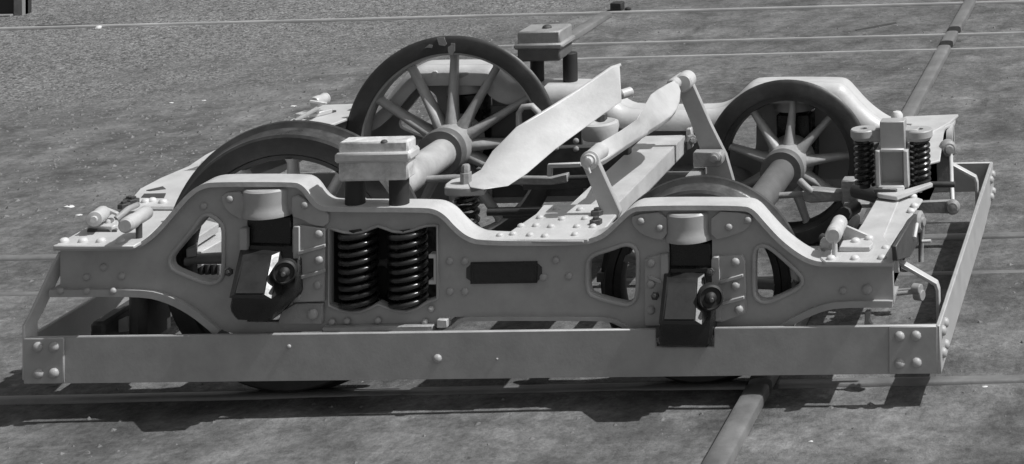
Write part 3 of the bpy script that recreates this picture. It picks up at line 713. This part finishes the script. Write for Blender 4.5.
# ---- brake gear
rod([uy(415, 180, 1.0), uy(455, 178, 1.0), uy(520, 181, 1.0)], .014, CAST)
prism('brake_rod', PY([(500,176.5),(552,177),(568,173),(568,182),(552,184.5),(500,184)], .95), .94, .97, CAST, truck)
prism('rod_guide', PY([(548,163.5),(582,162),(582,166.5),(553,167.5),(552.5,176),(547.5,176)], .93), .92, .935, PAINT2, truck)
rod([uy(568, 178, .96), uy(600, 177, .96)], .010, DARKG)
rod([uy(728, 198.5, 1.0), uy(806, 194, 1.0)], .012, CAST)
tb = prism('turnbuckle', PY([(804,190),(812,187),(845,190),(845,199),(812,201),(804,199)], 1.0), .97, 1.02, CAST, truck, bevel=.005)
tube('clevis', [uy(800, 181, 1.0), uy(806, 187, .98), uy(812, 192, .98)], .014, CAST, truck)
bx(841, 180.5, 858, 204, .95, .06, 'slack_adjuster', CAST, truck, .005)
bx(843, 204, 872, 208, .93, .08, 'adjuster_shelf', CAST, truck, .003)
rod([uy(856, 190, .93), uy(882, 196, .82)], .03, DARKG, 'adjuster_arm')
rod([uy(844, 214, .60), uy(856, 207, .70)], .024, DARKG, 'brake_block_pin')
for x0, y0, x1, y1 in ((842,243,822,238),): rod([uy(x0, y0, .1), uy(x1, y1, .16)], .016, DARKG, 'shoe_pin')
lathe('lock_nut', cyl(.022, -.018, .018, .004), uy(827, 244.5, -.02), (1, -.2, 0), PAINT2, truck, 10)

# brake hangers at the four frame ends
def hanger(name_px, Z, leg, bpx, tri, mt=PAINT2):
    (x0, y0), (x1, y1), r = name_px
    a, b = uz(x0, y0, Z), uz(x1, y1, Z); d = (b-a)
    L = d.length; ax = d.normalized()
    o = lathe('brake_hanger', [(0, 0), (r*.8, 0), (r*1.05, .006), (r*1.05, L*.35), (r*.93, L*.37), (r*.93, L*.62), (r*1.02, L*.64), (r*1.02, L-.008), (r*.8, L), (0, L)], a, ax, mt, truck, 24)
    return o
hr = hanger(((833,236),(840,222),.025), ZR+.075, None, None, None)
hb = slab('hanger_foot', [(839,247),(842,240.5),(871,237),(873,243),(870,246.5)], ZR+.026, .015, PAINT2, hr)
for x, y in ((855.5,241.5),(869,239)): rivet(hb if False else hr, uz(x, y, ZR+.026), (0, 0, 1), .015, BRIGHT)
prism('hanger_rib', PY([(843,224),(874,237),(873,240.5),(843,241)], .02), .014, .027, PAINT2, hr, bevel=.002)
hx = uz(834.5, 240, ZR+.06); tube('hanger_leg', [hx, Vector((hx.x, hx.y, ZR))], .009, PAINT2, hr)
hl = hanger(((125,226),(147,212),.023), ZL+.075, None, None, None)
hx = uz(139, 222, ZL+.06); tube('hanger_leg', [hx, Vector((hx.x, hx.y, ZL))], .010, DARKG, hl)
hf = slab('hanger_foot', [(88,225),(92,219),(117,216),(119,224),(112,226.5)], ZL+.028, .018, PAINT2, hl)
slab('foot_pad', [(87,229.5),(89,226),(117,225),(117,229.5)], ZL+.018, .010, DARKG, hl, .002)
for x, y in ((97,223),(110,222)): rivet(hl, uz(x, y, ZL+.028), (0, 0, 1), .016, BRIGHT)
a, b = uz(94, 219.5, ZL+.06), uz(104, 212, ZL+.06)
lathe('hanger_roller', [(0, -.006), (.010, -.006), (.012, .0), (.023, .002), (.025, .01), (.022, .014), (.022, .04), (.024, .046), (.024, .07), (.02, .078), (0, .078)], a, (b-a), PAINT2, hl, 20)
flat('hanger_strap', [uz(103, 208, ZL+.07), uz(118, 214, ZL+.055)], .014, .010, PAINT2, hl)
tube('hanger_link', [uz(116, 219, ZL+.03), uz(128, 209, ZL+.05), uz(137, 205, ZL+.03)], .010, CAST, hl)
for x, y in ((124,208),(129,203),(133,203.5)): rivet(hl, uz(x, y, ZL+.02), (0, 0, 1), .02, DARKG, 'bolt')
mirror(hl, truck)
# things glimpsed through the left window and below the frame, plus added shade bars
slab('brake_beam', [(186,249),(205,219.5),(219,223),(198,236.5),(197,247)], .47, .03, PAINT2, truck); slab('brake_beam', [(196,241),(221,226),(222,240),(197,254)], .43, .05, PAINT2, truck)
box('shade_bar', -.625, -.575, -.08, 1.50, .14, .25, DARKG, truck, .01); box('shade_bar', -.50, -.44, -.09, .09, .16, .40, DARKG, truck, .02)  # dark bars added to shade the left guard end and the ground
tube('pipe_loop', [uy(188, 236, .25), uy(188, 252, .25), uy(190.5, 257, .25), uy(196, 259, .25), uy(226, 259, .25)], .013, PAINT, truck)
for k in range(5): rod([uy(196+k*6, 264, .35), uy(196+k*6, 274, .35)], .010, DARKG if k < 4 else CAST, 'brake_shoe_key')
loft('sunlit_strut', [[uy(96, 330, .0), uy(96, 338, .0), uy(96, 338, .05), uy(96, 330, .05)], [uy(128, 315.5, .0), uy(129, 330, .0), uy(133, 330, .05), uy(132, 316.5, .05)]], PAINT2, truck)  # pale colour carries the sunlight on this strut
prism('guard_foot', PY([(866,309),(872,309),(870,318),(874,324),(865,325)], -.10), -.12, -.10, PAINT2, truck)
tube('bracket_loop', [uy(519, 138, 1.38), uy(519, 113, 1.38), uy(523, 107, 1.38), uy(532, 106, 1.38), uy(538, 112, 1.38), uy(540, 124, 1.38)], .013, PAINT, truck)
rivet(far, uy(435.5, 75, 1.50), (0, -1, 0), .02, BRIGHT)

# ================================================================== YARD LITTER
def crate():
    t = bpy.data.objects.new('timber_crate', None); COL.objects.link(t); p = uz(12, 19, -.04); t.location = p
    tag(t, 'dark timber crate with a pale corner post beyond the back rail', 'crate')
    x0, x1 = uz(-60, 20, -.04).x, uz(28, 17, -.04).x; y = p.y
    bxs = [('crate_wall', x0, uz(11.5,20,-.04).x, y, y+.03, -.03, .7, WOODD), ('corner_post', uz(11.5,20,-.04).x, uz(22.5,19,-.04).x, y-.02, y+.06, -.04, .75, WOODL), ('side_wall', uz(22.5,19,-.04).x, x1, y+.02, y+.10, -.03, .7, WOODD), ('crate_sill', x0, uz(11.5,20,-.04).x, y-.05, y-.003, -.05, .0, WOODL)]
    for n, a, b, c_, d, e, f, mt in bxs: box(n, a, b, c_, d, e, f, mt, t, .005)
crate()
def lump(name, px, py, r, mt, label, cat, sq=(1, 1, .7), group=None):
    r *= 1.1 if cat == 'scrap' else 1; p = uz(px, py, -.015); bm = bmesh.new(); bmesh.ops.create_icosphere(bm, subdivisions=2, radius=1)
    for v in bm.verts:
        k = 1+.35*noise.noise(v.co*1.3+Vector((px, py, 0))); v.co = Vector((v.co.x*r*sq[0]*k, v.co.y*r*sq[1]*k, v.co.z*r*sq[2]*k))
    o = link(name, frombm(bm, name), mt, None, 40); o.location = (p.x, p.y, -.014+r*sq[2]*.5); tag(o, label, cat, group); return o
pb = uz(617, 10.5, -.012); bb = box('timber_block', pb.x-.04, pb.x+.04, pb.y-.03, pb.y+.05, -.03, .045, WOODD, None, .006); tag(bb, 'dark square block lying at the end of the short cross rail', 'block')
lump('coal_lump', 628, 10.5, .022, WOODD, 'small dark lump beside the dark square block behind the far wheel', 'lump')
lump('stone', 98.5, 29, .022, STONE, 'white stone at the end of the dark bar by the back rail', 'stone')
for x, y, r, lab in ((293,107,.013,'white scrap on the open ground left of the tall far wheel'),(171,103.5,.010,'pale scrap on the ground farthest left of the bright scraps'),(69,208,.018,'flat white scrap on the ground left of the near frame end'),(79,216,.012,'small white scrap next to the flat white one by the frame end'),(811,442,.005,'tiny white chip on the earth in front of the right end'),(204,101,.009,'pale scrap midway between two others on the ash'),
                     (985,387.5,.007,'pale chip lying just in front of the near rail at right')):
    lump('paper_scrap', x, y, r, STONE, lab, 'scrap', (1.3, .8, .35), 'pale scraps lying about the yard')
p0, p1 = uz(36, 28, -.03), uz(97, 29.5, -.03)
o = box('dark_bar', p0.x, p1.x, p0.y-.02, p0.y+.02, -.05, -.012, DARKG, None, .004); tag(o, 'dark bar lying along the back rail near the crate', 'bar')  # flat dark box for the dark line beside the rail
p0, p1 = uz(856, 33.5, -.03), uz(896, 26, -.03)
o = tube('stick', [p0+Vector((0, 0, .012)), (p0+p1)/2+Vector((.01, .01, .013)), p1+Vector((0, 0, .012))], .014, WOODD, None, 6); tag(o, 'dark stick lying beside the middle back rail at right', 'stick')
